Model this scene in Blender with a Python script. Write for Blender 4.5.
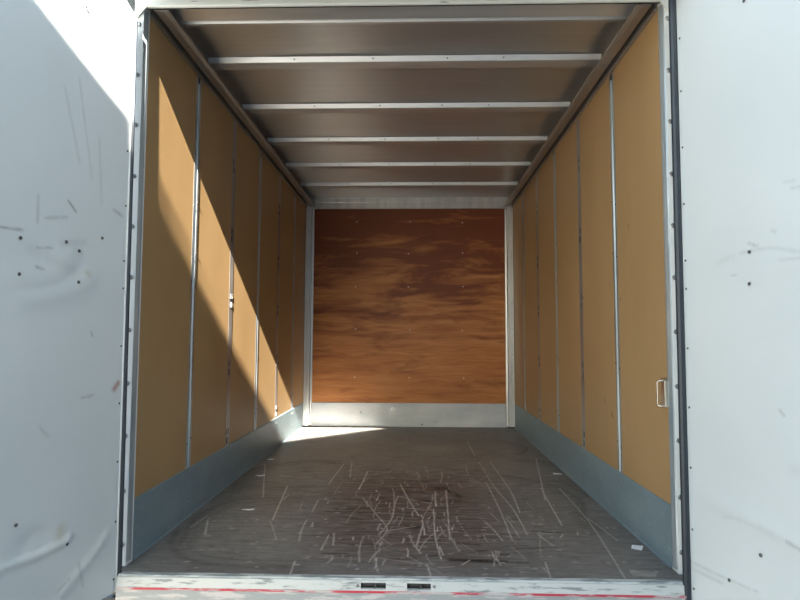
import bpy, bmesh, math, random
from mathutils import Vector, Matrix, noise
import numpy as np

for o in list(bpy.data.objects):
    bpy.data.objects.remove(o, do_unlink=True)
S = bpy.context.scene
COL = S.collection

# ------------------------------------------------------------------ camera
F_PX = 559.09
CAM = Vector((0.0527, -1.8915, 0.7366))
cd = bpy.data.cameras.new('camera')
cd.sensor_fit = 'HORIZONTAL'
cd.sensor_width = 36.0
cd.lens = F_PX / 800.0 * 36.0
cd.clip_start = 0.02
cd.clip_end = 500
cam = bpy.data.objects.new('camera', cd)
COL.objects.link(cam)
right = Vector((0.99964152, 0.02653232, 0.00358729))
fwd = Vector((-0.02671777, 0.9972157, 0.0696205))
up = Vector((-0.0017301, -0.06969138, 0.9975671))
m = Matrix.Identity(4)
for i in range(3):
    m[i][0] = right[i]; m[i][1] = up[i]; m[i][2] = -fwd[i]; m[i][3] = CAM[i]
cam.matrix_world = m
S.camera = cam

# ------------------------------------------------------------------ sky, sun, exposure
TO_SUN = Vector((0.055, -1.0, 0.626)).normalized()
w = bpy.data.worlds.new('sky'); S.world = w; w.use_nodes = True
nt = w.node_tree; nt.nodes.clear()
sky = nt.nodes.new('ShaderNodeTexSky'); sky.sky_type = 'NISHITA'
sky.sun_disc = False
sky.sun_elevation = math.asin(TO_SUN.z)
sky.sun_rotation = math.atan2(TO_SUN.x, TO_SUN.y)
sky.air_density = 1.0; sky.dust_density = 2.0; sky.ozone_density = 1.0
bg = nt.nodes.new('ShaderNodeBackground'); bg.inputs['Strength'].default_value = 0.185
wo = nt.nodes.new('ShaderNodeOutputWorld')
tint = nt.nodes.new('ShaderNodeMix'); tint.data_type = 'RGBA'; tint.blend_type = 'MULTIPLY'
tint.inputs[0].default_value = 1.0; tint.inputs[7].default_value = (0.93, 1.0, 0.92, 1)
nt.links.new(sky.outputs[0], tint.inputs[6]); nt.links.new(tint.outputs[2], bg.inputs[0]); nt.links.new(bg.outputs[0], wo.inputs[0])
sl = bpy.data.lights.new('sun', 'SUN'); sl.energy = 37.0; sl.angle = math.radians(0.53)
sl.color = (1.0, 0.93, 0.80)
sun = bpy.data.objects.new('sun', sl); COL.objects.link(sun)
sun.rotation_euler = TO_SUN.to_track_quat('Z', 'Y').to_euler()
sun.location = TO_SUN * 12
S.view_settings.view_transform = 'Standard'
S.view_settings.look = 'None'
S.view_settings.gamma = 1.0
S.view_settings.use_curve_mapping = False
S.view_settings.exposure = 1.55

# ------------------------------------------------------------------ helpers
def put(name, me, mat, parent=None, loc=None):
    """link a mesh given in world coordinates as one object with its origin at loc"""
    o = bpy.data.objects.new(name, me); COL.objects.link(o)
    if loc is None:
        xs = [v.co for v in me.vertices]
        loc = Vector(((min(v.x for v in xs)+max(v.x for v in xs))/2, (min(v.y for v in xs)+max(v.y for v in xs))/2, min(v.z for v in xs)))
    loc = Vector(loc)
    me.transform(Matrix.Translation(-loc))
    o['_w'] = tuple(loc)
    if parent is not None:
        o.parent = parent
        o.location = loc - Vector(parent['_w'])
    else:
        o.location = loc
    for mt in (mat if isinstance(mat, (list, tuple)) else [mat]):
        me.materials.append(mt)
    return o

def mesh(bm, name, smooth=False):
    bmesh.ops.recalc_face_normals(bm, faces=bm.faces[:])
    me = bpy.data.meshes.new(name); bm.to_mesh(me); bm.free()
    if smooth:
        for p in me.polygons: p.use_smooth = True
    return me

def box(bm, x0, x1, y0, y1, z0, z1, mi=0, bevel=0.0):
    r = bmesh.ops.create_cube(bm, size=1.0)
    vs = r['verts']
    for v in vs:
        v.co = Vector(((x0+x1)/2 + v.co.x*(x1-x0), (y0+y1)/2 + v.co.y*(y1-y0), (z0+z1)/2 + v.co.z*(z1-z0)))
    fs = {f for v in vs for f in v.link_faces}
    for f in fs: f.material_index = mi
    if bevel:
        es = list({e for v in vs for e in v.link_edges})
        bmesh.ops.bevel(bm, geom=es, offset=bevel, segments=2, profile=0.5, affect='EDGES', clamp_overlap=True)

def prism(bm, pts, a0, a1, axis='y', mi=0):
    """extrude a closed outline along an axis; pts are (x,z) for y, (y,z) for x, (x,y) for z"""
    def P(p, a):
        if axis == 'y': return (p[0], a, p[1])
        if axis == 'x': return (a, p[0], p[1])
        return (p[0], p[1], a)
    A = [bm.verts.new(P(p, a0)) for p in pts]; B = [bm.verts.new(P(p, a1)) for p in pts]
    n = len(pts)
    fs = [bm.faces.new(A), bm.faces.new(B[::-1])]
    for i in range(n):
        fs.append(bm.faces.new((A[i], B[i], B[(i+1) % n], A[(i+1) % n])))
    for f in fs: f.material_index = mi

def disc(bm, c, axis, r, h, seg=12, dome=True, mi=0):
    """a low domed screw or bolt head at c whose face looks along axis"""
    ax = Vector(axis).normalized()
    q = ax.to_track_quat('Z', 'Y')
    rings = [(r, 0), (r, h*0.45), (r*0.72, h*0.85), (r*0.35, h)] if dome else [(r, 0), (r, h)]
    prev = None
    for rr, hh in rings:
        ring = [bm.verts.new(Vector(c) + q @ Vector((rr*math.cos(2*math.pi*k/seg), rr*math.sin(2*math.pi*k/seg), hh))) for k in range(seg)]
        if prev:
            for k in range(seg):
                f = bm.faces.new((prev[k], prev[(k+1) % seg], ring[(k+1) % seg], ring[k])); f.material_index = mi
        prev = ring
    f = bm.faces.new(prev); f.material_index = mi

def tube(bm, pts, r, seg=10):
    pts = [Vector(p) for p in pts]
    prev = None
    for i, p in enumerate(pts):
        d = (pts[min(i+1, len(pts)-1)] - pts[max(i-1, 0)]).normalized()
        q = d.to_track_quat('Z', 'Y')
        # keep a steady frame
        ref = Vector((0, 0, 1)) if abs(d.z) < 0.9 else Vector((1, 0, 0))
        u = d.cross(ref).normalized(); v = d.cross(u)
        ring = [bm.verts.new(p + (u*math.cos(2*math.pi*k/seg) + v*math.sin(2*math.pi*k/seg))*r) for k in range(seg)]
        if prev:
            # match ring start
            best = min(range(seg), key=lambda s: (ring[s].co - prev[0].co).length)
            fwdring = ring[best:] + ring[:best]
            revring = [fwdring[0]] + fwdring[1:][::-1]
            if (fwdring[1].co - prev[1].co).length > (revring[1].co - prev[1].co).length: fwdring = revring
            ring = fwdring
            for k in range(seg):
                bm.faces.new((prev[k], prev[(k+1) % seg], ring[(k+1) % seg], ring[k]))
        else:
            bm.faces.new(ring)
        prev = ring
    bm.faces.new(prev)

def tag(o, label, cat, group=None, kind=None):
    if label: o['label'] = label
    if cat: o['category'] = cat
    if group: o['group'] = group
    if kind: o['kind'] = kind
    return o

def struct(o):
    o['kind'] = 'structure'; return o

def empty(name, loc):
    o = bpy.data.objects.new(name, None); COL.objects.link(o)
    o.location = loc; o['_w'] = tuple(loc); o.empty_display_size = 0.05
    return o

def fit(keys, t):
    for (a, va), (b, vb) in zip(keys, keys[1:]):
        if t <= b: return va + (vb-va)*max(0, (t-a))/(b-a)
    return keys[-1][1]

# ------------------------------------------------------------------ materials
def new_mat(name):
    mt = bpy.data.materials.new(name); mt.use_nodes = True
    n = mt.node_tree; b = n.nodes['Principled BSDF']
    return mt, n, b

def nd(n, kind, **kw):
    x = n.nodes.new(kind)
    for k, v in kw.items():
        if hasattr(x, k): setattr(x, k, v)
        else: x.inputs[k].default_value = v
    return x

def coords(n, scale=(1, 1, 1)):
    tc = n.nodes.new('ShaderNodeTexCoord'); mp = n.nodes.new('ShaderNodeMapping')
    mp.inputs['Scale'].default_value = scale
    n.links.new(tc.outputs['Object'], mp.inputs['Vector'])
    return mp.outputs[0]

def ramp(n, src, stops):
    r = n.nodes.new('ShaderNodeValToRGB'); e = r.color_ramp.elements
    while len(e) < len(stops): e.new(0.5)
    for el, (p, c) in zip(e, stops):
        el.position = p; el.color = (c if len(c) == 4 else tuple(c)+(1,)) if isinstance(c, (tuple, list)) else (c, c, c, 1)
    n.links.new(src, r.inputs[0]); return r.outputs[0]

def mix(n, fac, a, b):
    x = n.nodes.new('ShaderNodeMix'); x.data_type = 'RGBA'
    for sock, v in ((x.inputs[0], fac), (x.inputs[6], a), (x.inputs[7], b)):
        if isinstance(v, (int, float)): sock.default_value = v
        elif isinstance(v, (tuple, list)): sock.default_value = tuple(v) if len(v) == 4 else tuple(v)+(1,)
        else: n.links.new(v, sock)
    return x.outputs[2]

def noise_tex(n, vec, scale, detail=4, rough=0.55, dist=0.0):
    x = nd(n, 'ShaderNodeTexNoise'); x.inputs['Scale'].default_value = scale
    x.inputs['Detail'].default_value = detail; x.inputs['Roughness'].default_value = rough; x.inputs['Distortion'].default_value = dist
    n.links.new(vec, x.inputs['Vector']); return x.outputs['Fac']

def bump(n, b, src, strength, dist=0.002):
    x = nd(n, 'ShaderNodeBump'); x.inputs['Strength'].default_value = strength; x.inputs['Distance'].default_value = dist
    n.links.new(src, x.inputs['Height']); n.links.new(x.outputs[0], b.inputs['Normal'])

def simple(name, c1, c2, scale=(8, 8, 8), sc=1.0, rough=0.5, metal=0.0, rvar=0.0, bmp=0.0, lo=0.35, hi=0.65, spec=0.5):
    mt, n, b = new_mat(name)
    v = coords(n, scale)
    f = noise_tex(n, v, sc)
    c = ramp(n, f, [(lo, c1), (hi, c2)])
    n.links.new(c, b.inputs['Base Color'])
    b.inputs['Metallic'].default_value = metal
    b.inputs['Specular IOR Level'].default_value = spec
    if rvar:
        r = ramp(n, f, [(0.3, rough-rvar), (0.7, rough+rvar)]); n.links.new(r, b.inputs['Roughness'])
    else: b.inputs['Roughness'].default_value = rough
    if bmp: bump(n, b, f, bmp)
    return mt

M = {}
M['panel'] = simple('tan_wall_laminate', (0.370, 0.232, 0.108), (0.410, 0.262, 0.124), (1, 2.2, .8), 1.6, rough=0.48, rvar=0.05, spec=0.3)
M['galv'] = simple('galvanised_channel', (0.36, 0.40, 0.42), (0.48, 0.52, 0.54), (30, 30, 3), 1.0, rough=0.36, metal=0.75, rvar=0.08)
M['track'] = simple('dull_track_steel', (0.34, 0.31, 0.30), (0.46, 0.43, 0.41), (30, 30, 4), 1.0, rough=0.42, metal=0.7, rvar=0.1)
M['beam'] = simple('aluminium_beam', (0.60, 0.60, 0.60), (0.68, 0.68, 0.68), (2, 30, 30), 1.0, rough=0.42, metal=0.75, rvar=0.04)
M['rail'] = simple('bronze_grey_rail', (0.33, 0.30, 0.27), (0.40, 0.36, 0.32), (10, 3, 10), 1.0, rough=0.45, metal=0.6, rvar=0.05)
M['roof'] = simple('aluminium_roof_sheet', (0.62, 0.57, 0.53), (0.64, 0.59, 0.55), (1, .5, 1), 1.0, rough=0.24, metal=0.92)
def brushed_roof():
    mt, n, b = new_mat('aluminium_roof_sheet')
    v = coords(n, (.6, 14, 1)); f = noise_tex(n, v, 3.0, 4)
    c = ramp(n, f, [(0.3, (0.56, 0.54, 0.52)), (0.7, (0.62, 0.60, 0.58))]); n.links.new(c, b.inputs['Base Color'])
    b.inputs['Metallic'].default_value = 0.9; b.inputs['Roughness'].default_value = 0.38
    b.inputs['Anisotropic'].default_value = 0.85
    tg = n.nodes.new('ShaderNodeTangent'); tg.direction_type = 'UV_MAP'; tg.uv_map = 'brush'
    n.links.new(tg.outputs[0], b.inputs['Tangent'])
    return mt
M['roof'] = brushed_roof()
M['post'] = simple('aluminium_post', (0.60, 0.61, 0.61), (0.75, 0.75, 0.74), (20, 20, 3), 1.0, rough=0.36, metal=0.6, rvar=0.08)
M['frame_paint'] = simple('white_frame_paint', (0.74, 0.77, 0.78), (0.84, 0.86, 0.86), (12, 12, 4), 1.0, rough=0.42)
M['frame_return'] = simple('weathered_frame_metal', (0.30, 0.36, 0.40), (0.50, 0.55, 0.58), (20, 20, 3), 1.0, rough=0.36, metal=0.55)
M['rubber'] = simple('dark_rubber', (0.016, 0.023, 0.033), (0.024, 0.032, 0.044), rough=0.45)
M['screw'] = simple('screw_steel', (0.20, 0.21, 0.22), (0.34, 0.34, 0.34), (60, 60, 60), 1.0, rough=0.35, metal=0.8)
M['dark_screw'] = simple('dark_rivet', (0.06, 0.06, 0.06), (0.12, 0.12, 0.12), rough=0.5, metal=0.4)
M['bright'] = simple('polished_slot_rim', (0.85, 0.83, 0.83), (0.9, 0.88, 0.88), rough=0.35, metal=0.5)
M['black'] = simple('dark_void', (0.008, 0.008, 0.01), (0.015, 0.015, 0.018), rough=0.8)
M['chrome'] = simple('chrome_handle', (0.50, 0.47, 0.42), (0.62, 0.59, 0.54), rough=0.25, metal=0.95)
M['paper'] = simple('white_paper', (0.72, 0.74, 0.76), (0.82, 0.84, 0.86), (60, 60, 60), rough=0.8)
M['tape'] = simple('grey_tape', (0.20, 0.19, 0.17), (0.30, 0.29, 0.26), (30, 30, 30), rough=0.6)
M['asphalt'] = simple('asphalt', (0.10, 0.10, 0.10), (0.16, 0.155, 0.15), (1, 1, 1), 3.0, rough=0.9)
M['shade_cladding'] = simple('shade_building_cladding', (0.66, 0.67, 0.68), (0.74, 0.75, 0.76), (1, 1, 1), 1.0, rough=0.7)
M['body'] = simple('white_van_skin', (0.7, 0.72, 0.73), (0.76, 0.78, 0.79), rough=0.4)

# painted galvanised kick plates, scuffed along the foot
def kick_mat(k=1.0, t=(1, 1, 1)):
    mt, n, b = new_mat('blue_grey_kick_plate')
    v = coords(n, (2, 2, 5)); f = noise_tex(n, v, 1.5, 5, 0.6)
    c = ramp(n, f, [(0.3, (0.165*k*t[0], 0.235*k*t[1], 0.27*k*t[2])), (0.7, (0.25*k*t[0], 0.325*k*t[1], 0.36*k*t[2]))])
    v2 = coords(n, (9, 9, 40)); f2 = noise_tex(n, v2, 2.5, 4, 0.7)
    s = ramp(n, f2, [(0.60, 0.0), (0.72, .8)])
    c = mix(n, s, c, (0.47, 0.50, 0.50))
    v3 = coords(n, (14, 14, 14)); f3 = noise_tex(n, v3, 1.0, 2, 0.5)
    s3 = ramp(n, f3, [(0.72, 0.0), (0.77, .8)])
    c = mix(n, s3, c, (0.12, 0.13, 0.14))
    n.links.new(c, b.inputs['Base Color'])
    b.inputs['Metallic'].default_value = 0.15
    r = ramp(n, f, [(0.3, 0.42), (0.7, 0.55)]); n.links.new(r, b.inputs['Roughness'])
    return mt
M['kick'] = kick_mat()
M['kick_pale'] = kick_mat(2.0, (1.3, 1.0, .92))

def ply_mat():
    mt, n, b = new_mat('red_brown_plywood')
    v = coords(n, (1.1, 1, 11)); f = noise_tex(n, v, 1.6, 7, 0.62, 0.6)
    v2 = coords(n, (3, 1, 70)); f2 = noise_tex(n, v2, 2.0, 4, 0.6)
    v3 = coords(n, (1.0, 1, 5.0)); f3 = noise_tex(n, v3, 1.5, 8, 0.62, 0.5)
    c = ramp(n, f, [(0.28, (0.28, 0.080, 0.028)), (0.45, (0.43, 0.158, 0.050)), (0.6, (0.52, 0.215, 0.072)), (0.75, (0.60, 0.29, 0.108))])
    g = ramp(n, f2, [(0.35, 0.0), (0.7, 1.0)])
    c = mix(n, 0.28, c, mix(n, g, (0.30, 0.10, 0.032), (0.62, 0.30, 0.10)))
    # noisy dark patches, heavier towards the top: shade there put into the colour
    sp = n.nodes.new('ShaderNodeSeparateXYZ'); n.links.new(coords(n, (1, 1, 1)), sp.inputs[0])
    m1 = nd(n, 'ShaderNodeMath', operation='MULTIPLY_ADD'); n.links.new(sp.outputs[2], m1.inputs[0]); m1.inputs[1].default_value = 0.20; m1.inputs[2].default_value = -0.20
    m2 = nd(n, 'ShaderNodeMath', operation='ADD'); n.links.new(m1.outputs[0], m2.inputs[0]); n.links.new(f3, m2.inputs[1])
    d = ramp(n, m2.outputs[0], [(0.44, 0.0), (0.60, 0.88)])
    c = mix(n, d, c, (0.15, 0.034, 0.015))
    n.links.new(c, b.inputs['Base Color']); b.inputs['Roughness'].default_value = 0.5
    b.inputs['Specular IOR Level'].default_value = 0.3
    bump(n, b, f2, 0.15, 0.001)
    return mt
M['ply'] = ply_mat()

def floor_mat():
    mt, n, b = new_mat('worn_brown_floor')
    v = coords(n, (1, 1, 1)); f = noise_tex(n, v, 2.2, 6, 0.6, 0.3)
    v2 = coords(n, (2.6, 15, 1)); f2 = noise_tex(n, v2, 3.0, 8, 0.75, 0.4)
    v3 = coords(n, (38, 38, 1)); f3 = noise_tex(n, v3, 1.0, 3, 0.6)
    c = ramp(n, f, [(0.3, (0.150, 0.145, 0.138)), (0.7, (0.21, 0.203, 0.192))])
    g = ramp(n, f2, [(0.38, 0.0), (0.66, 1.0)])
    c = mix(n, mix(n, g, (0.0, 0.0, 0.0), (0.55, 0.55, 0.55)), c, (0.086, 0.074, 0.068))
    # fine mottling and pale specks
    f4 = noise_tex(n, coords(n, (1, 2.2, 1)), 26.0, 8, 0.75)
    c = mix(n, ramp(n, f4, [(0.52, 0.0), (0.66, 0.55)]), c, (0.045, 0.036, 0.032))
    c = mix(n, ramp(n, f4, [(0.30, 0.5), (0.40, 0.0)]), c, (0.26, 0.25, 0.235))
    f5 = noise_tex(n, coords(n, (1, 1, 1)), 95.0, 2, 0.5)
    c = mix(n, ramp(n, f5, [(0.72, 0.0), (0.76, 0.6)]), c, (0.5, 0.48, 0.44))
    at = nd(n, 'ShaderNodeAttribute', attribute_name='wear')
    sp = n.nodes.new('ShaderNodeSeparateColor'); n.links.new(at.outputs['Color'], sp.inputs[0])
    # reddish bare zone with a broken edge
    mu = nd(n, 'ShaderNodeMath', operation='MULTIPLY'); n.links.new(sp.outputs[2], mu.inputs[0])
    n.links.new(ramp(n, f2, [(0.36, 0.25), (0.6, 1.0)]), mu.inputs[1])
    c = mix(n, mu.outputs[0], c, (0.078, 0.050, 0.043))
    mu2 = nd(n, 'ShaderNodeMath', operation='MULTIPLY'); n.links.new(sp.outputs[1], mu2.inputs[0])
    n.links.new(ramp(n, f3, [(0.2, 0.6), (0.6, 1.0)]), mu2.inputs[1])
    c = mix(n, mu2.outputs[0], c, (0.014, 0.012, 0.011))
    mu3 = nd(n, 'ShaderNodeMath', operation='MULTIPLY'); n.links.new(sp.outputs[0], mu3.inputs[0])
    n.links.new(ramp(n, f3, [(0.25, 0.45), (0.6, 1.0)]), mu3.inputs[1])
    c = mix(n, mu3.outputs[0], c, (0.60, 0.56, 0.50))
    n.links.new(c, b.inputs['Base Color'])
    r = ramp(n, f2, [(0.3, 0.40), (0.7, 0.52)]); n.links.new(r, b.inputs['Roughness'])
    b.inputs['Specular IOR Level'].default_value = 0.3
    bump(n, b, f2, 0.10, 0.001)
    return mt
M['floor'] = floor_mat()

def door_mat():
    mt, n, b = new_mat('white_door_skin')
    v = coords(n, (1, 1, 1)); f = noise_tex(n, v, 3.0, 4, 0.5)
    c = ramp(n, f, [(0.3, (0.60, 0.64, 0.65)), (0.7, (0.64, 0.675, 0.68))])
    at = nd(n, 'ShaderNodeAttribute', attribute_name='wear')
    sp = n.nodes.new('ShaderNodeSeparateColor'); n.links.new(at.outputs['Color'], sp.inputs[0])
    v3 = coords(n, (50, 50, 12)); f3 = noise_tex(n, v3, 1.0, 3, 0.6)
    mu = nd(n, 'ShaderNodeMath', operation='MULTIPLY'); n.links.new(sp.outputs[1], mu.inputs[0])
    n.links.new(ramp(n, f3, [(0.3, 0.35), (0.6, 1.0)]), mu.inputs[1])
    c = mix(n, mu.outputs[0], c, (0.16, 0.17, 0.17))
    c = mix(n, sp.outputs[0], c, (0.45, 0.40, 0.26))
    c = mix(n, sp.outputs[2], c, (0.30, 0.10, 0.08))
    n.links.new(c, b.inputs['Base Color']); b.inputs['Roughness'].default_value = 0.38
    return mt
M['door'] = door_mat()

def sill_mat(name, worn_hi, base, chip):
    mt, n, b = new_mat(name)
    v = coords(n, (7, 30, 45)); f = noise_tex(n, v, 1.5, 6, 0.65)
    k = ramp(n, f, [(worn_hi-0.06, 0.0), (worn_hi+0.04, 1.0)])
    c = mix(n, k, base, chip)
    n.links.new(c, b.inputs['Base Color']); b.inputs['Roughness'].default_value = 0.45
    b.inputs['Metallic'].default_value = 0.1
    return mt
M['sill'] = sill_mat('chipped_white_sill_paint', 0.60, (0.52, 0.54, 0.54), (0.22, 0.25, 0.26))
M['sill_lip'] = sill_mat('bare_sill_edge', 0.52, (0.50, 0.53, 0.53), (0.25, 0.28, 0.29))
M['sill_low'] = sill_mat('worn_grey_sill_paint', 0.56, (0.30, 0.32, 0.33), (0.48, 0.46, 0.46))
M['red'] = sill_mat('worn_red_stripe', 0.54, (0.50, 0.045, 0.075), (0.50, 0.46, 0.46))
M['header'] = sill_mat('scuffed_white_header', 0.68, (0.74, 0.75, 0.71), (0.15, 0.15, 0.14))

# ------------------------------------------------------------------ dimensions (metres; floor of the box is z = 0)
HW = 0.89; LEN = 2.885; HT = 1.88; ROOF = 1.955; KH = 0.200
STUDS = [0.450, 0.940, 1.430, 1.920, 2.410]

# ------------------------------------------------------------------ outdoors
bm = bmesh.new(); box(bm, -30, 30, -30, 30, -1.1, -0.92)
struct(put('ground', mesh(bm, 'ground'), M['asphalt'], loc=(0, 0, -0.92)))
# unseen building behind the photographer, its parapet and roof shaped to cut the sunlight
bm = bmesh.new()
prism(bm, [(-1.0, -0.92), (-1.0, 4.50), (-.72, 4.575), (-.594, 4.618), (-.588, 4.495), (-.503, 4.565), (.16, 4.934), (2.1, 5.95), (7.5, 4.0), (7.5, -0.92)], -11.0, -5.135, 'y')
box(bm, 3.2, 7.5, -5.2, 5.0, -0.92, 4.6)  # wing added on the right to block sky light
struct(put('shade_building', mesh(bm, 'shade_building'), M['shade_cladding']))

# ------------------------------------------------------------------ worn surfaces: strokes on a fine grid
SCR = [[(0.771,0.969),(0.761,0.475),(0.727,0.113),(0.704,-0.09)],[(0.769,0.501),(0.799,0.242)],[(0.679,0.965),(0.638,0.401)],[(0.438,1.544),(0.451,0.994),(0.480,0.617),(0.479,0.289)],[(0.432,2.239),(0.434,1.717)],[(0.506,1.547),(0.520,0.959),(0.502,0.564)],[(0.421,1.061),(0.422,0.625),(0.412,0.227)],[(0.136,0.604),(0.130,0.276),(0.142,0.045)],[(0.040,0.214),(0.074,0.090)],[(-0.022,1.013),(0.027,0.731),(0.071,0.500)],[(-0.190,0.763),(-0.102,0.494),(-0.054,0.336),(-0.082,0.190)],[(-0.045,0.828),(-0.039,0.496),(-0.081,0.268)],[(-0.366,1.456),(-0.384,0.999)],[(-0.584,0.952),(-0.525,0.426)],[(-0.823,0.324),(-0.810,0.467)],[(-0.270,0.261),(-0.274,0.111)],[(-0.344,0.011),(-0.337,-0.09)],[(-0.220,0.892),(-0.208,1.287)],[(-0.828,1.436),(-0.653,0.753)],[(0.206,0.909),(0.183,0.225)],[(0.808,1.674),(0.653,0.756)],[(0.486,0.032),(0.475,-0.09)],[(0.083,0.449),(0.092,0.274)],[(0.094,-0.006),(0.104,-0.09)],[(0.238,0.040),(0.208,-0.002)],[(-0.290,1.126),(-0.323,1.511)],[(-0.384,0.537),(-0.389,0.715)],[(-0.734,0.244),(-0.787,0.416)]]
FAINT = [[(-0.30,1.027),(0.796,1.047)],[(-0.25,0.424),(0.258,0.443)],[(-0.6,1.60),(0.7,1.62)]]
DRK = [([(-0.825,0.832),(-0.875,1.101),(-0.840,1.333),(-0.634,1.498),(-0.395,1.508)],.5),([(-0.858,0.294),(-0.813,0.139),(-0.695,0.007),(-0.513,-0.036),(-0.319,-0.029)],.55),([(-0.872,0.692),(-0.86,0.864),(-0.765,0.925),(-0.514,0.917)],.45),([(-0.785,0.140),(-0.844,0.479),(-0.745,0.701),(-0.478,0.744)],.5),([(0.678,2.291),(0.810,2.030),(0.725,1.761)],.55),([(0.636,1.609),(0.862,1.535),(0.875,1.175),(0.872,0.830)],.55),([(0.517,1.225),(0.740,1.025),(0.814,0.762),(0.762,0.540),(0.772,0.355)],.6),([(0.587,1.019),(0.806,1.087),(0.875,0.766)],.45)]
BLK = [[(0.179,0.945),(0.207,0.927),(0.265,0.790)],[(0.031,0.362),(0.066,0.363)],[(0.077,0.717),(0.132,0.704)],[(0.178,0.038),(0.353,0.028)],[(0.17,0.93),(0.20,0.95)]]

def spline(pts, n=14):
    """Catmull-Rom through the points"""
    if len(pts) < 3: return pts
    P = [pts[0]] + list(pts) + [pts[-1]]; out = []
    for i in range(1, len(P)-2):
        for k in range(n):
            t = k/n
            out.append(tuple(0.5*((2*P[i][j]) + (-P[i-1][j]+P[i+1][j])*t + (2*P[i-1][j]-5*P[i][j]+4*P[i+1][j]-P[i+2][j])*t*t + (-P[i-1][j]+3*P[i][j]-3*P[i+1][j]+P[i+2][j])*t**3) for j in range(2)))
    return out + [pts[-1]]

class Sheet:
    """a fine rectangular grid with three wear channels and a relief"""
    def __init__(s, u0, u1, v0, v1, step):
        s.nu = int(round((u1-u0)/step))+1; s.nv = int(round((v1-v0)/step))+1
        s.u = np.linspace(u0, u1, s.nu); s.v = np.linspace(v0, v1, s.nv)
        s.c = np.zeros((s.nv, s.nu, 3)); s.h = np.zeros((s.nv, s.nu)); s.step = step
    def stroke(s, pts, ch, amt, w, relief=None, curve=True, fade=False):
        pts = spline(pts) if curve else pts
        for i, (a, b) in enumerate(zip(pts, pts[1:])):
            lo_u = np.searchsorted(s.u, min(a[0], b[0])-4*w); hi_u = np.searchsorted(s.u, max(a[0], b[0])+4*w)
            lo_v = np.searchsorted(s.v, min(a[1], b[1])-4*w); hi_v = np.searchsorted(s.v, max(a[1], b[1])+4*w)
            if hi_u <= lo_u or hi_v <= lo_v: continue
            U, V = np.meshgrid(s.u[lo_u:hi_u], s.v[lo_v:hi_v])
            dx, dy = b[0]-a[0], b[1]-a[1]; L2 = dx*dx+dy*dy+1e-12
            t = np.clip(((U-a[0])*dx+(V-a[1])*dy)/L2, 0, 1)
            d2 = (U-a[0]-t*dx)**2+(V-a[1]-t*dy)**2
            g = amt*np.exp(-d2/(2*w*w))
            if relief is not None:
                R = s.h[lo_v:hi_v, lo_u:hi_u]; k = relief*np.exp(-d2/(2*w*w))
                s.h[lo_v:hi_v, lo_u:hi_u] = np.where(abs(k) > abs(R), k, R)
            else:
                sub = s.c[lo_v:hi_v, lo_u:hi_u, ch]; np.maximum(sub, g, out=sub)
    def build(s, name, fn):
        U, V = np.meshgrid(s.u, s.v)
        co = fn(U.ravel(), V.ravel(), s.h.ravel())
        nu, nv = s.nu, s.nv
        idx = (np.arange(nv-1)[:, None]*nu+np.arange(nu-1)[None, :]).ravel()
        quads = np.stack([idx, idx+1, idx+nu+1, idx+nu], 1).astype(np.int32)
        me = bpy.data.meshes.new(name)
        me.vertices.add(nu*nv); me.vertices.foreach_set('co', co.astype(np.float32).ravel())
        me.loops.add(quads.size); me.loops.foreach_set('vertex_index', quads.ravel())
        me.polygons.add(len(quads)); me.polygons.foreach_set('loop_start', np.arange(0, quads.size, 4, dtype=np.int32))
        me.update(calc_edges=True); me.validate()
        at = me.color_attributes.new('wear', 'FLOAT_COLOR', 'POINT')
        rgba = np.concatenate([np.clip(s.c.reshape(-1, 3), 0, 1), np.ones((nu*nv, 1))], 1).astype(np.float32)
        at.data.foreach_set('color', rgba.ravel())
        for p in me.polygons: p.use_smooth = True
        return me

# ------------------------------------------------------------------ floor
rnd = random.Random(7)
fs = Sheet(-0.89, 0.89, -0.094, 2.886, 0.004)
for s_ in SCR: fs.stroke(s_, 0, rnd.uniform(.6, .95), 0.0016)
for s_ in FAINT: fs.stroke(s_, 0, 0.22, 0.002)
for p, a in DRK:
    fs.stroke(p, 1, a*.85, 0.012)
    off = rnd.uniform(.03, .06)
    fs.stroke([(x*(1-off*.6), y+off) for x, y in p], 1, a*.6, 0.008)
    fs.stroke([(x*(1-off*1.3), y-off) for x, y in p], 1, a*.4, 0.016)
for s_ in BLK: fs.stroke(s_, 1, 1.0, 0.011)
fs.stroke([(.165, .945), (.20, .95)], 1, 1.0, 0.022)
# small random scratches: long ones run along the load direction, most in the middle
for k in range(210):
    x = rnd.gauss(0.1, 0.30); y = rnd.choice([rnd.uniform(-.08, 1.3), rnd.uniform(-.08, 0.75)])
    if abs(x) > .8: continue
    L = rnd.choice([.02, .03, .05, .08, .15]) ; a = rnd.gauss(math.pi/2, .35) if rnd.random() < .72 else rnd.gauss(0, .25)
    x1 = x+L*math.cos(a); y1 = y+1.6*L*math.sin(a)
    if y1 > 2.8: continue
    fs.stroke([(x, y), ((x+x1)/2+rnd.uniform(-.08, .08)*L, (y+y1)/2), (x1, y1)], 0, rnd.uniform(.25, .8), rnd.choice([.0010, .0013, .0018]))
for k in range(120):        # flecks
    x = rnd.uniform(-.8, .85); y = rnd.uniform(-.08, .6)
    fs.stroke([(x, y), (x+rnd.uniform(.002, .012), y+rnd.uniform(-.004, .004))], 0, rnd.uniform(.25, .7), rnd.choice([.002, .003]))
for k in range(120):         # short dark gouges across the boards
    x = rnd.gauss(.03, .27); y = rnd.uniform(-.02, 1.35); L = rnd.uniform(.01, .10)
    fs.stroke([(x, y), (x+L, y+rnd.uniform(-.01, .01))], 1, rnd.uniform(.35, .8), rnd.choice([.004, .006]))
U, V = np.meshgrid(fs.u, fs.v)
fs.c[:, :, 2] = 0.95*np.exp(-(((U-0.03)/0.37)**4 + ((V-0.62)/0.62)**4))
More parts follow.
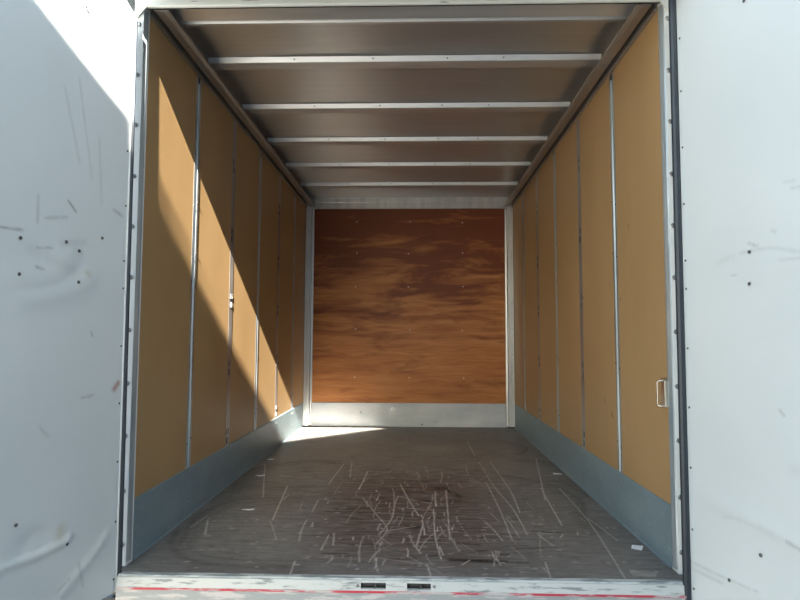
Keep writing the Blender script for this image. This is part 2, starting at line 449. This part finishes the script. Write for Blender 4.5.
fs.c[:, :, 0] = np.maximum(fs.c[:, :, 0], 0.22*np.exp(-(((U-0.19)/0.16)**2+((V-1.95)/0.14)**2)))
me = fs.build('floor', lambda u, v, h: np.stack([u, v, 0*u], 1))
fl = struct(put('floor', me, M['floor'], loc=(0, 0, 0)))
bm = bmesh.new(); box(bm, -0.90, 0.90, -0.094, 2.93, -0.07, -0.001)
put('subfloor', mesh(bm, 'subfloor'), M['floor'], fl, loc=(0, 0, 0))

# ------------------------------------------------------------------ shell
for sx, nm in ((-1, 'wall_left'), (1, 'wall_right')):
    bm = bmesh.new()
    edges = [-0.005] + STUDS + [LEN+0.001]
    # one board per bay, with a hair seam under every channel
    for q, (a, b_) in enumerate(zip(edges, edges[1:])):
        ga = .0105 if q in (1, 3, 5) else .0008
        gb = .0105 if q in (0, 2, 4) else .0008
        box(bm, *sorted((sx*HW, sx*(HW+.008))), a+ga, b_-gb, 0.0, HT+.02)
    box(bm, *sorted((sx*(HW+.008), sx*(HW+.014))), -0.005, 2.93, -0.05, ROOF+.03)
    wl = struct(put(nm, mesh(bm, nm), M['panel'], loc=(sx*HW, 0, 0)))
    bm = bmesh.new(); box(bm, *sorted((sx*(HW+.014), sx*(HW+.045))), -0.005, 2.96, -0.06, ROOF+.03)
    put('outer_skin', mesh(bm, 'outer_skin'), M['body'], wl)
bm = bmesh.new(); box(bm, -0.905, 0.905, LEN, LEN+.012, 0, ROOF+.03)
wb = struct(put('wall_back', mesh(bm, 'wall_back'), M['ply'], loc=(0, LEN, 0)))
bm = bmesh.new(); box(bm, -0.935, 0.935, LEN+.012, LEN+.05, -0.06, ROOF+.03)
put('outer_skin', mesh(bm, 'outer_skin'), M['body'], wb)
bm = bmesh.new(); disc(bm, (0, 0, 0), (0, -1, 0), 0.0042, 0.002, 10)
scm = mesh(bm, 'ply_screw'); scm.materials.append(M['bright'])
for x in (-0.456, 0.004, 0.463):
    for z in (1.745, 1.47, 1.19, 0.815, 0.41):
        o = bpy.data.objects.new('screw', scm); COL.objects.link(o); o.parent = wb; o.location = (x+rnd.uniform(-.008, .008), 0, z+rnd.uniform(-.01, .01))
bm = bmesh.new(); box(bm, -0.905, 0.905, -0.03, 2.93, ROOF, ROOF+.006)
me = mesh(bm, 'ceiling'); uv = me.uv_layers.new(name='brush')
for l_ in me.loops:
    c_ = me.vertices[l_.vertex_index].co; uv.data[l_.index].uv = (c_.y, c_.x)
rf = struct(put('ceiling', me, M['roof'], loc=(0, 0, ROOF)))
bm = bmesh.new(); box(bm, -0.935, 0.935, -0.046, 2.96, ROOF+.03, ROOF+.045)
put('outer_skin', mesh(bm, 'outer_skin'), M['body'], rf)

M['scuff'] = simple('brown_scuff', (0.16, 0.09, 0.05), (0.24, 0.15, 0.08), (90, 90, 90), rough=0.7)
wr = bpy.data.objects['wall_right']
for yy, zz, a_, ry, rz_ in ((.53, .42, .9, .020, .005), (.405, .90, -.3, .005, .009), (.90, .945, .2, .009, .008), (.62, .47, 1.1, .012, .004), (.30, 1.18, -.2, .003, .014)):
    bm = bmesh.new()
    ring = [bm.verts.new((.8897, yy+ry*math.cos(t_)*math.cos(a_)-rz_*math.sin(t_)*math.sin(a_)*(1+.4*math.sin(3*t_)), zz+ry*math.cos(t_)*math.sin(a_)+rz_*math.sin(t_)*math.cos(a_)*(1+.3*math.cos(2*t_)))) for t_ in [k_*math.pi/8 for k_ in range(16)]]
    bk = [bm.verts.new((.8903, v_.co.y, v_.co.z)) for v_ in ring]
    bm.faces.new(ring); bm.faces.new(bk[::-1])
    for k_ in range(16): bm.faces.new((ring[k_], bk[k_], bk[(k_+1) % 16], ring[(k_+1) % 16]))
    put('scuff_mark', mesh(bm, 'scuff_mark'), M['scuff'], wr)

# ------------------------------------------------------------------ roof beams
BEAM_Y = [0.44, 0.925, 1.41, 1.895, 2.385]
names = ['second', 'third', 'fourth', 'fifth', 'sixth and farthest']
XB = 0.846
scr_small = bmesh.new(); disc(scr_small, (0, 0, 0), (0, 0, -1), 0.005, 0.003, 10)
scr_small = mesh(scr_small, 'screw'); scr_small.materials.append(M['screw'])
scr_side = bmesh.new(); disc(scr_side, (0, 0, 0), (0, -1, 0), 0.0045, 0.0025, 10)
scr_side = mesh(scr_side, 'screw'); scr_side.materials.append(M['screw'])
def add_copy(name, me, parent, p):
    o = bpy.data.objects.new(name, me); COL.objects.link(o); o.parent = parent
    o.location = Vector(p) - Vector(parent['_w']); return o
for y, nme in zip(BEAM_Y, names):
    y0 = y-.010
    bm = bmesh.new()
    # hat section hanging from the roof sheet: slanted faces and a flat foot, a dark shadow gap above
    prism(bm, [(y0, ROOF-.004), (y0+.008, 1.930), (y0+.011, 1.928), (y0+.068, 1.928), (y0+.074, ROOF-.004)], -XB, XB, 'x')
    prism(bm, [(y0+.012, ROOF-.004), (y0+.012, ROOF), (y0+.074, ROOF), (y0+.074, ROOF-.004)], -XB, XB, 'x')
    o = put('roof_beam', mesh(bm, 'roof_beam'), M['beam'])
    tag(o, 'aluminium beam across the roof, %s counted from the open end' % nme, 'roof beam', 'beams under the roof sheet')
    for x in (-0.47, -0.13, 0.19, 0.43):
        add_copy('screw', scr_side, o, (x, y0+.003, 1.940))
# wide first beam just inside the opening
bm = bmesh.new()
prism(bm, [(.035, ROOF), (.035, 1.928), (.088, 1.914), (.092, 1.924), (.106, 1.924), (.110, 1.914), (.124, 1.914), (.128, ROOF)], -XB, XB, 'x')
o = put('roof_beam', mesh(bm, 'roof_beam'), M['beam'])
tag(o, 'wide stepped aluminium beam across the roof, directly behind the white header', 'roof beam', 'beams under the roof sheet')

# ------------------------------------------------------------------ side rails under the roof
for sx, side in ((-1, 'left'), (1, 'right')):
    t = empty('roof_rail', (sx*.84, 1.43, HT))
    tag(t, 'long grey metal rail in the corner between roof and %s wall' % side, 'roof rail', 'rails along both roof corners')
    def X(v): return sx*v
    bm = bmesh.new()
    prism(bm, [(X(.858), ROOF), (X(.858), 1.886), (X(.814), 1.886), (X(.812), 1.883), (X(.813), 1.880), (X(.828), 1.877), (X(.845), 1.880), (X(.862), 1.882), (X(.862), 1.920), (X(.905), 1.920), (X(.905), ROOF)], -.031, LEN-.025, 'y')
    put('rail_body', mesh(bm, 'rail_body'), M['rail'], t)
    bm = bmesh.new()
    prism(bm, [(X(.879), 1.882), (X(.879), 1.872), (X(.8895), 1.872), (X(.8895), 1.918), (X(.886), 1.918), (X(.886), 1.882)], -.005, LEN-.025, 'y')
    put('edge_trim', mesh(bm, 'edge_trim'), M['rail'], t)
    for k, y in enumerate([0.21] + [b_-.06 for b_ in BEAM_Y]):
        add_copy('bolt', scr_small, t, (sx*.836, y, 1.8785))

# ------------------------------------------------------------------ back header and corner posts
bm = bmesh.new()
prism(bm, [(2.862, 1.859), (2.884, 1.859), (2.884, ROOF), (2.852, ROOF), (2.852, 1.949), (2.860, 1.946), (2.860, 1.914), (2.864, 1.911)], -.888, .888, 'x')
o = put('back_header', mesh(bm, 'back_header'), M['post'])
tag(o, 'pale metal rail across the top of the plywood end wall', 'header rail')
dots = bmesh.new(); disc(dots, (0, 0, 0), (0, -1, 0), 0.003, 0.0015, 8)
dots = mesh(dots, 'rivet'); dots.materials.append(M['dark_screw'])
for k in range(20):
    add_copy('rivet', dots, o, (-.76+k*.08, 2.862, 1.892))
for sx, side in ((-1, 'left'), (1, 'right')):
    t = empty('corner_post', (sx*.86, 2.86, 0))
    tag(t, 'pale metal corner post where the plywood end wall meets the %s wall' % side, 'corner post', 'posts in the far corners')
    bm = bmesh.new()
    prism(bm, [(sx*.886, 2.884), (sx*.886, 2.842), (sx*.862, 2.842), (sx*.860, 2.847), (sx*.857, 2.847), (sx*.855, 2.842), (sx*.839, 2.842), (sx*.837, 2.884)], .004, 1.858, 'z')
    put('post_body', mesh(bm, 'post_body'), M['post'], t)
    bm = bmesh.new()
    prism(bm, [(sx*.834, 2.884), (sx*.834, 2.866), (sx*.822, 2.868), (sx*.820, 2.884)], .010, 1.856, 'z')
    put('edge_strip', mesh(bm, 'edge_strip'), M['post'], t)
    bm = bmesh.new(); box(bm, *sorted((sx*.832, sx*.884)), 2.838, 2.866, 0.0005, 0.010)
    put('foot', mesh(bm, 'foot'), M['rubber'], t)
    for k in range(8):
        add_copy('rivet', dots, t, (sx*.872, 2.842, 0.18+k*.215))

# ------------------------------------------------------------------ kick plates
for sx, side in ((-1, 'left'), (1, 'right')):
    bm = bmesh.new()
    r = 0.003
    prof = [(sx*.8895, .001), (sx*.8895, KH), (sx*.8865, KH), (sx*.8855, KH-.002)]
    for k in range(6):
        a = math.pi/2*k/5
        prof.append((sx*(.8855-r*(1-math.cos(a))), .0015+r*(1-math.sin(a)) if k else .0015+r))
    prof += [(sx*.880, .0016), (sx*.879, .001)]
    prism(bm, prof, -0.002, 2.838, 'y')
    me = mesh(bm, 'kick_plate')
    o = put('kick_plate', me, M['kick'])
    tag(o, 'blue-grey sheet metal kick plate along the foot of the %s wall' % side, 'kick plate', 'metal kick plates')
    sm = bmesh.new(); disc(sm, (0, 0, 0), (-sx, 0, 0), 0.0045, 0.0025, 10); sm = mesh(sm, 'screw'); sm.materials.append(M['screw'])
    for y in STUDS:
        add_copy('screw', sm, o, (sx*.8855, y, KH-.035)); add_copy('screw', sm, o, (sx*.8855, y, .075))
bm = bmesh.new()
box(bm, -.818, .818, 2.876, 2.884, .001, .197, bevel=.0015)
box(bm, -.818, .818, 2.874, 2.877, .001, .022)
o = put('kick_plate', mesh(bm, 'kick_plate'), M['kick_pale'])
tag(o, 'pale grey metal kick plate across the bottom of the plywood end wall', 'kick plate', 'metal kick plates')
bm = bmesh.new()
disc(bm, (-.135, 2.876, .14), (0, -1, 0), .020, .003, 12)
for k in range(5):
    a = k*1.256+.3
    disc(bm, (-.135+.03*math.cos(a), 2.876, .135+.028*math.sin(a)), (0, -1, 0), .007, .002, 8)
put('dent', mesh(bm, 'dent'), M['post'], o)

# ------------------------------------------------------------------ wall channels and cargo tracks
ordn = {0: 'nearest the opening', 2: 'middle one of three', 4: 'nearest the end wall'}
def slot_mesh(sx):
    bm = bmesh.new()
    for dz in (.022, -.022):
        for dy in (-.010, .010):
            box(bm, -.0008, .0008, dy-.0055, dy+.0055, dz-.014, dz+.014, 0)      # dark opening
            box(bm, -.0012, .0012, dy+.0030, dy+.0065, dz-.013, dz+.013, 1)
    me = mesh(bm, 'anchor_slot'); me.materials.append(M['black']); me.materials.append(M['bright']); return me
SLOT = slot_mesh(1)
for sx, side in ((-1, 'left'), (1, 'right')):
    sm = bmesh.new(); disc(sm, (0, 0, 0), (-sx, 0, 0), 0.0038, 0.002, 10); sm = mesh(sm, 'screw'); sm.materials.append(M['dark_screw'])
    for i, y in enumerate(STUDS):
        z0, z1 = KH-.002, HT-.012
        if i % 2 == 0:
            t = empty('wall_channel', (sx*HW, y, z0))
            tag(t, 'raised galvanised channel upright on the %s wall, %s' % (side, ordn[i]), 'wall channel', 'raised channels on the walls')
            bm = bmesh.new()
            hw_, d = .014, .006
            prism(bm, [(sx*.8897, y-.026), (sx*.8890, y-.025), (sx*.8888, y-.010), (sx*.8950, y-.006), (sx*.8955, y+.003), (sx*.8886, y+.009), (sx*.8886, y+.025), (sx*.8897, y+.026), (sx*.8897, y+.0102), (sx*.8970, y+.0040), (sx*.8970, y-.0080), (sx*.8897, y-.0112)], z0+.001, z1, 'z')
            put('channel_body', mesh(bm, 'channel_body'), M['galv'], t)
            bm = bmesh.new(); box(bm, *sorted((sx*.8950, sx*.8880)), y-.008, y+.008, z1-.022, z1+.001)
            put('end_cap', mesh(bm, 'end_cap'), M['rubber'], t)
            for z in (1.30, 1.08, .62, .30):
                add_copy('screw', sm, t, (sx*.8890, y-.019, z)); add_copy('screw', sm, t, (sx*.8887, y+.019, z+.02))
        else:
            t = empty('cargo_track', (sx*HW, y, z0))
            tag(t, 'flat slotted tie-down strip on the %s wall, the one nearer the %s' % (side, 'opening' if i == 1 else 'end wall'), 'cargo track', 'slotted tie-down strips on the walls')
            bm = bmesh.new()
            prism(bm, [(sx*.8898, y-.028), (sx*.8892, y-.027), (sx*.8892, y+.027), (sx*.8898, y+.028)], z0+.001, z1, 'z')
            put('track_plate', mesh(bm, 'track_plate'), M['track'], t)
            for z in (.248, .588, .930, 1.264, 1.63):
                add_copy('anchor_slot', SLOT, t, (sx*.8890, y, z))

# ------------------------------------------------------------------ rear frame
def lean(sx, z, b, t):      # the frame is a touch wider at the top than at the foot
    return sx*(b+(t-b)*z/1.8)
BOLT_Z = [.067, .238, .415, .587, .763, .940, 1.112, 1.285, 1.463, 1.640, 1.820]
bm = bmesh.new(); disc(bm, (0, 0, 0), (0, -1, 0), 0.0088, 0.005, 6, True); BOLT = mesh(bm, 'bolt'); BOLT.materials.append(M['screw'])
for sx, side in ((-1, 'left'), (1, 'right')):
    t = empty('door_jamb', (sx*.90, -.04, 0))
    tag(t, 'white bolted jamb on the %s side of the opening' % side, 'door jamb', 'jambs of the cargo opening')
    bm = bmesh.new()
    def sec(z):
        a = lean(sx, z, .886, .892)
        if sx < 0: a += .003
        return [(a, -.050), (sx*.935, -.050), (sx*.935, -.006), (a, -.006)]
    A = [bm.verts.new((x, y, .0)) for x, y in sec(0)]; B = [bm.verts.new((x, y, 1.90)) for x, y in sec(1.9)]
    bm.faces.new(A); bm.faces.new(B[::-1])
    for k in range(4): bm.faces.new((A[k], B[k], B[(k+1) % 4], A[(k+1) % 4]))
    put('jamb_face', mesh(bm, 'jamb_face'), M['frame_paint'], t)
    bm = bmesh.new()
    lp = .008 if sx < 0 else .008
    def sec2(z):
        a = lean(sx, z, .886, .892)
        return [(a, -.0495), (a-sx*.003, -.046), (a-sx*.005, -.040), (a-sx*lp, -.032), (a-sx*lp, -.026), (a, -.006)]
    A = [bm.verts.new((x, y, .012)) for x, y in sec2(0)]; B = [bm.verts.new((x, y, 1.875)) for x, y in sec2(1.9)]
    bm.faces.new(A); bm.faces.new(B[::-1])
    for k in range(6): bm.faces.new((A[k], B[k], B[(k+1) % 6], A[(k+1) % 6]))
    put('jamb_return', mesh(bm, 'jamb_return'), M['frame_return'], t)
    for z in BOLT_Z:
        add_copy('bolt', BOLT, t, (lean(sx, z, .897, .904), -.050, z))

# header over the opening
t = empty('door_header', (0, -.05, 1.87))
tag(t, 'scuffed white header bar across the top of the opening', 'header')
bm = bmesh.new()
prism(bm, [(-.058, 2.00), (-.058, 1.884), (-.054, 1.880), (-.046, 1.880), (-.046, 1.99), (-.046, 2.00)], -.930, .935, 'x')
put('header_bar', mesh(bm, 'header_bar'), M['header'], t)
bm = bmesh.new(); box(bm, -.90, .90, -.0455, -.033, 1.884, ROOF-.001)  # black strip that paints in the shade of the gap behind the header
put('header_gap_shade', mesh(bm, 'header_gap_shade'), M['black'], t)
# the roof skin carries on past the header and turns down into a drip edge
bm = bmesh.new()
prism(bm, [(-.046, 2.00), (-.205, 2.00), (-.205, 1.8785), (-.199, 1.8785), (-.199, 1.99), (-.046, 1.99)], -.900, .95, 'x')
put('drip_edge', mesh(bm, 'drip_edge'), M['rubber'], t)
for sx in (-1, 1):
    bm = bmesh.new()
    prism(bm, [(sx*.870, 1.888), (sx*.912, 1.888), (sx*.912, 1.842), (sx*.908, 1.842)], -.0575, -.0505, 'y')
    put('corner_gusset', mesh(bm, 'corner_gusset'), M['header'], t)

# sill
t = empty('rear_sill', (0, -.10, -.07))
tag(t, 'chipped white painted metal sill under the opening with a worn red stripe', 'sill')
bm = bmesh.new()
# front plate built around the two latch openings
W_ = .872
xs = [-W_, -.112, -.035, .030, .103, W_]
def fy(z): return -.122 + (-.004)*(-z/.07)      # leans out slightly
def plate(x0, x1, z0, z1, m_):
    A = [bm.verts.new(p) for p in ((x0, fy(z0), z0), (x1, fy(z0), z0), (x1, fy(z1), z1), (x0, fy(z1), z1), (x0, -.112, z0), (x1, -.112, z0), (x1, -.112, z1), (x0, -.112, z1))]
    for f in ((0, 1, 2, 3), (4, 5, 6, 7), (0, 1, 5, 4), (3, 2, 6, 7), (0, 3, 7, 4), (1, 2, 6, 5)):
        bm.faces.new([A[k] for k in f]).material_index = m_
for a, b_ in zip(xs, xs[1:]):
    hole = (a, b_) in ((-.112, -.035), (.030, .103))
    plate(a, b_, -.010, -.004, 0)
    if not hole: plate(a, b_, -.029, -.010, 0)
    plate(a, b_, -.0335, -.029, 0)
    plate(a, b_, -.072, -.0395, 1)
put('front_plate', mesh(bm, 'front_plate'), [M['sill'], M['sill_low']], t)
bm = bmesh.new(); box(bm, -W_, W_, -.1262, -.112, -.0395, -.0335)
put('red_stripe', mesh(bm, 'red_stripe'), M['red'], t)
bm = bmesh.new(); box(bm, -W_, W_, -.116, -.094, -.012, .001, bevel=.001)
put('edge_lip', mesh(bm, 'edge_lip'), M['sill_lip'], t)
for a, b_ in ((-.112, -.035), (.030, .103)):
    bm = bmesh.new()
    box(bm, a, b_, -.100, -.098, -.031, -.008)
    box(bm, a, b_, -.112, -.099, -.031, -.029)
    box(bm, (a+b_)/2+.004, (a+b_)/2+.008, -.118, -.099, -.029, -.010)
    box(bm, a+.006, (a+b_)/2-.004, -.106, -.099, -.024, -.016)
    put('latch_pocket', mesh(bm, 'latch_pocket'), M['dark_screw'], t)
bm = bmesh.new(); disc(bm, (0, 0, 0), (0, -1, 0), .0055, .003, 6); bs = mesh(bm, 'bolt'); bs.materials.append(M['screw'])
for x in (-.122, .113): add_copy('bolt', bs, t, (x, -.1235, -.018))
bm = bmesh.new(); box(bm, -.93, .93, -.110, -.004, -.16, -.0725)
put('under_beam', mesh(bm, 'under_beam'), M['rubber'], t)

# ------------------------------------------------------------------ doors
RZ = [-.01, .164, .348, .530, .711, .896, .985, 1.165, 1.347, 1.531, 1.706]
SCREWS = {-1: [(.202, 1.723), (.107, 1.042), (.238, 1.008), (.192, .989), (.381, .994), (.380, .900), (.190, .898), (.357, .262), (.195, .160)],
          1: [(.270, 1.672), (.259, .974), (.255, .888), (.262, .181), (.153, .074)]}
def build_door(sx, name):
    ang = math.radians(13)
    H = Vector((sx*(.886 if sx < 0 else .897), -.115 if sx < 0 else -.120, 0))
    D = Vector((sx*math.sin(ang), -math.cos(ang), 0))
    N = Vector((-sx*math.cos(ang), -math.sin(ang), 0))      # inner face looks this way
    tilt = .010 if sx < 0 else .011
    tb = .879 if sx < 0 else .892
    s = Sheet(0, .865, -.052, 1.872, 0.005)
    if sx < 0:
        s.stroke([(.386, .168), (.303, .161), (.209, .167), (.189, .174)], 0, 0, .008, relief=.0045)
        s.stroke([(.50, .160), (.386, .168)], 0, 0, .011, relief=.004)
        s.stroke([(.33, .20), (.30, .215), (.27, .205)], 0, 0, .018, relief=-.003)
        s.stroke([(.40, .89), (.30, .90), (.24, .95)], 0, 0, .03, relief=.003)
        s.stroke([(.36, .84), (.25, .86), (.16, .90)], 0, 0, .025, relief=.003)
        s.stroke([(.20, .03), (.10, .09), (.05, .13)], 0, 0, .012, relief=.0025)
        s.stroke([(.216, .205), (.218, .190)], 0, .45, .012)
        for p, a, w_ in (([(.234, 1.127), (.205, 1.101)], .85, .0035), ([(.307, 1.062), (.239, 1.079)], .4, .005), ([(.332, 1.119), (.331, 1.046)], .4, .005),
                         ([(.059, 1.14), (.023, 1.129)], .6, .006), ([(.434, 1.012), (.374, 1.016)], .75, .004), ([(.33, .976), (.28, .984)], .5, .004),
                         ([(.33, .925), (.309, .922)], .6, .005), ([(.212, 1.50), (.151, 1.211)], .3, .004), ([(.26, 1.45), (.20, 1.25)], .2, .006), ([(.13, 1.35), (.11, 1.15)], .18, .006),
                         ([(.161, .562), (.117, .566)], .55, .004), ([(.134, .754), (.128, .742)], .8, .004), ([(.30, .50), (.27, .47)], .35, .004), ([(.15, .09), (.13, .02)], .3, .006),
                         ([(.25, 1.00), (.17, 1.02)], .15, .012), ([(.35, .97), (.20, .93)], .12, .02), ([(.22, .04), (.18, .06)], .5, .004)):
            s.stroke(p, 1, a, w_*.6)
        s.stroke([(.033, .577), (.017, .594)], 2, .8, .006)
        s.stroke([(.158, .93), (.150, .925)], 0, .5, .006)
    else:
        for p, a, w_ in (([(.254, .999), (.283, .986)], .6, .004), ([(.225, .976), (.32, .975), (.41, .951)], .28, .005), ([(.389, 1.115), (.416, 1.11)], .35, .004), ([(.37, 1.135), (.40, 1.13)], .25, .004),
                         ([(.34, 1.013), (.33, 1.02)], .4, .004), ([(.191, .919), (.208, .917)], .5, .003), ([(.332, .562), (.346, .549)], .7, .003), ([(-.003, .067), (.109, .072), (.247, .082)], .35, .004),
                         ([(-.004, .045), (.127, .053)], .3, .004), ([(.341, .242), (.375, .236), (.42, .225)], .6, .006), ([(.26, .252), (.34, .242)], .2, .007), ([(.136, .24), (.20, .25), (.316, .238)], .15, .006),
                         ([(.35, .94), (.42, .935)], .3, .004), ([(.20, .97), (.14, .96)], .15, .01), ([(.37, .42), (.42, .43)], .15, .02)):
            s.stroke(p, 1, a*.8, w_*.65)
        s.stroke([(.10, .27), (.25, .26), (.42, .22)], 0, 0, .02, relief=.003)
        s.stroke([(.30, .93), (.42, .94)], 0, 0, .02, relief=.002)
        s.stroke([(.0, .07), (.15, .07), (.25, .08)], 0, 0, .010, relief=.002)
    U, V = np.meshgrid(s.u, s.v)
    s.h += .0012*np.sin(U*9+V*5+sx)*np.sin(V*7)*np.clip(U*6, 0, 1)
    def base(z): return H.x + sx*((tb-abs(H.x)) + tilt*np.clip(z, 0, 2)/1.8)
    def fn(u, v, h):
        x = base(v)+D.x*u+N.x*h; y = H.y+D.y*u+N.y*h
        return np.stack([x, y, v], 1)
    me = s.build('door_skin', fn)
    d = struct(put(name, me, M['door'], loc=H))
    # door body behind the inner skin, its white edge return and rubber seal
    def ring(u0, u1, n0, n1, z0, z1, nm, mat):
        bm = bmesh.new()
        vs = []
        for z in (z0, z1):
            for u, n_ in ((u0, n0), (u1, n0), (u1, n1), (u0, n1)):
                p = Vector((float(base(z)), H.y, z)) + D*u + N*n_
                vs.append(bm.verts.new(p))
        for f in ((0, 1, 2, 3), (4, 5, 6, 7), (0, 1, 5, 4), (1, 2, 6, 5), (2, 3, 7, 6), (3, 0, 4, 7)): bm.faces.new([vs[k] for k in f])
        return put(nm, mesh(bm, nm), mat, d)
    ring(.0, .865, -.030, -.004, -.052, 1.872, 'door_leaf', M['body'])
    ring(-.004, .0005, -.030, .0015, -.052, 1.872, 'door_edge', M['frame_paint'])
    # seal along the hinge edge
    bm = bmesh.new()
    if sx > 0: prof = [(.0, .004), (-.026, .008), (-.034, -.002), (-.034, -.016), (-.004, -.028), (-.004, .0)]
    k_ = 10
    zs = [-.052, 1.872 if sx > 0 else 1.80]
    rings = []
    for z in zs:
        b0 = float(base(z))
        if sx > 0: rr, cx_, cy_ = .0125, b0-.0135, H.y+.002
        elif z < 1: rr, cx_, cy_ = .0090, b0+.0035, H.y+.012
        else: rr, cx_, cy_ = .0075, b0+.0006, H.y+.010
        rings.append([bm.verts.new((cx_+rr*math.cos(2*math.pi*q/k_), cy_+.8*rr*math.sin(2*math.pi*q/k_), z)) for q in range(k_)])
    bm.faces.new(rings[0]); bm.faces.new(rings[1][::-1])
    for q in range(k_): bm.faces.new((rings[0][q], rings[0][(q+1) % k_], rings[1][(q+1) % k_], rings[1][q]))
    # web joining the bulb to the frame side
    x0, x1 = sorted((sx*.908, sx*.935))
    if sx > 0: box(bm, x0, x1, -.108, -.050, -.052, 1.80)
    else: box(bm, x0, x1, -.100, -.088, -.052, 1.80)
    put('rubber_seal', mesh(bm, 'rubber_seal'), M['rubber'], d)
    bm = bmesh.new(); disc(bm, (0, 0, 0), N, .0036, .002, 8); rm = mesh(bm, 'rivet'); rm.materials.append(M['dark_screw'])
    bm = bmesh.new(); disc(bm, (0, 0, 0), N, .0050, .0025, 8); rm2 = mesh(bm, 'screw'); rm2.materials.append(M['dark_screw'])
    for z in RZ:
        add_copy('rivet', rm, d, Vector((float(base(z)), H.y, z))+D*.010+N*.0005)
    for u, z in SCREWS[sx]:
        add_copy('screw', rm2, d, Vector((float(base(z)), H.y, z))+D*u+N*.003)
    return d
build_door(-1, 'door_1')
build_door(1, 'door_2')

# ------------------------------------------------------------------ grab handle on the right wall
t = empty('grab_handle', (.88, .0, .51))
tag(t, 'small chrome grab handle fixed low on the right wall beside the jamb', 'handle')
x_w, x_o = .884, .842
yA = -.004
pts = []
def arc(c, a0, a1, r, n=5):
    return [(c[0]-0+0, c[1]+r*math.cos(a0+(a1-a0)*k/n), c[2]+r*math.sin(a0+(a1-a0)*k/n)) for k in range(n+1)]
zt, zb = .602, .519
bm = bmesh.new()
tube(bm, [(.886, -.012, zt), (.870, -.010, zt), (.860, -.006, zt), (.857, -.004, zt-.002), (.855, -.003, zt-.008), (.855, -.003, (zt+zb)/2), (.855, -.003, zb+.008), (.857, -.004, zb+.002), (.860, -.006, zb), (.870, -.010, zb), (.884, -.012, zb)], .0027)
put('grip', mesh(bm, 'grip', True), M['chrome'], t)
bm = bmesh.new(); box(bm, .8795, .8885, .003, .028, zb-.006, zt+.006, bevel=.001)
box(bm, .872, .885, -.019, -.005, zb-.002, zt+.002, bevel=.001)
put('mounting_plate', mesh(bm, 'mounting_plate'), M['chrome'], t)

# ------------------------------------------------------------------ litter on the floor
def scrap(x, y, pts, label, mat='paper', th=.0010, curl=.004):
    bm = bmesh.new()
    top = [bm.verts.new((x+px, y+py, .0006+th+curl*((px*37+py*11) % .03)/.03*(1 if abs(px) > .012 else .3))) for px, py in pts]
    bot = [bm.verts.new((v.co.x, v.co.y, v.co.z-th)) for v in top]
    n = len(pts)
    bm.faces.new(top); bm.faces.new(bot[::-1])
    for k in range(n): bm.faces.new((top[k], top[(k+1) % n], bot[(k+1) % n], bot[k]))
    me = mesh(bm, 'paper_scrap'); zmin = min(v.co.z for v in me.vertices)
    for v in me.vertices: v.co.z -= zmin-.0006
    o = put('paper_scrap', me, M[mat]); tag(o, label, 'paper scrap', 'litter on the floor'); return o
scrap(-.664, .554, [(-.024, -.012), (-.008, -.004), (.002, -.008), (.022, -.012), (.028, .006), (.014, .016), (.004, .008), (-.016, .006), (-.028, .002)], 'torn white paper scrap on the left of the floor, nearest the camera on that side')
scrap(-.775, 1.149, [(-.026, -.008), (.0, -.012), (.026, -.006), (.020, .014), (-.004, .010), (-.022, .012)], 'small torn paper scrap on the left of the floor, middle of three in a line')
scrap(-.825, 1.56, [(-.018, -.020), (.018, -.016), (.020, .016), (.004, .010), (-.010, .022)], 'small torn paper scrap by the left wall, farthest of three in a line')
scrap(.835, 1.262, [(-.024, -.014), (.022, -.020), (.026, .006), (-.018, .018)], 'little white paper scrap far along the foot of the right wall')
scrap(.842, .170, [(-.026, -.014), (.006, -.026), (.027, .012), (-.008, .026)], 'white folded paper square near the right wall close to the opening', th=.0012)
scrap(.775, -.045, [(-.040, -.026), (.030, -.030), (.046, .004), (-.036, .022)], 'flat grey paper label stuck to the floor in the front right corner', mat='tape', th=.0006, curl=0)

for o in bpy.data.objects:
    if '_w' in o: del o['_w']
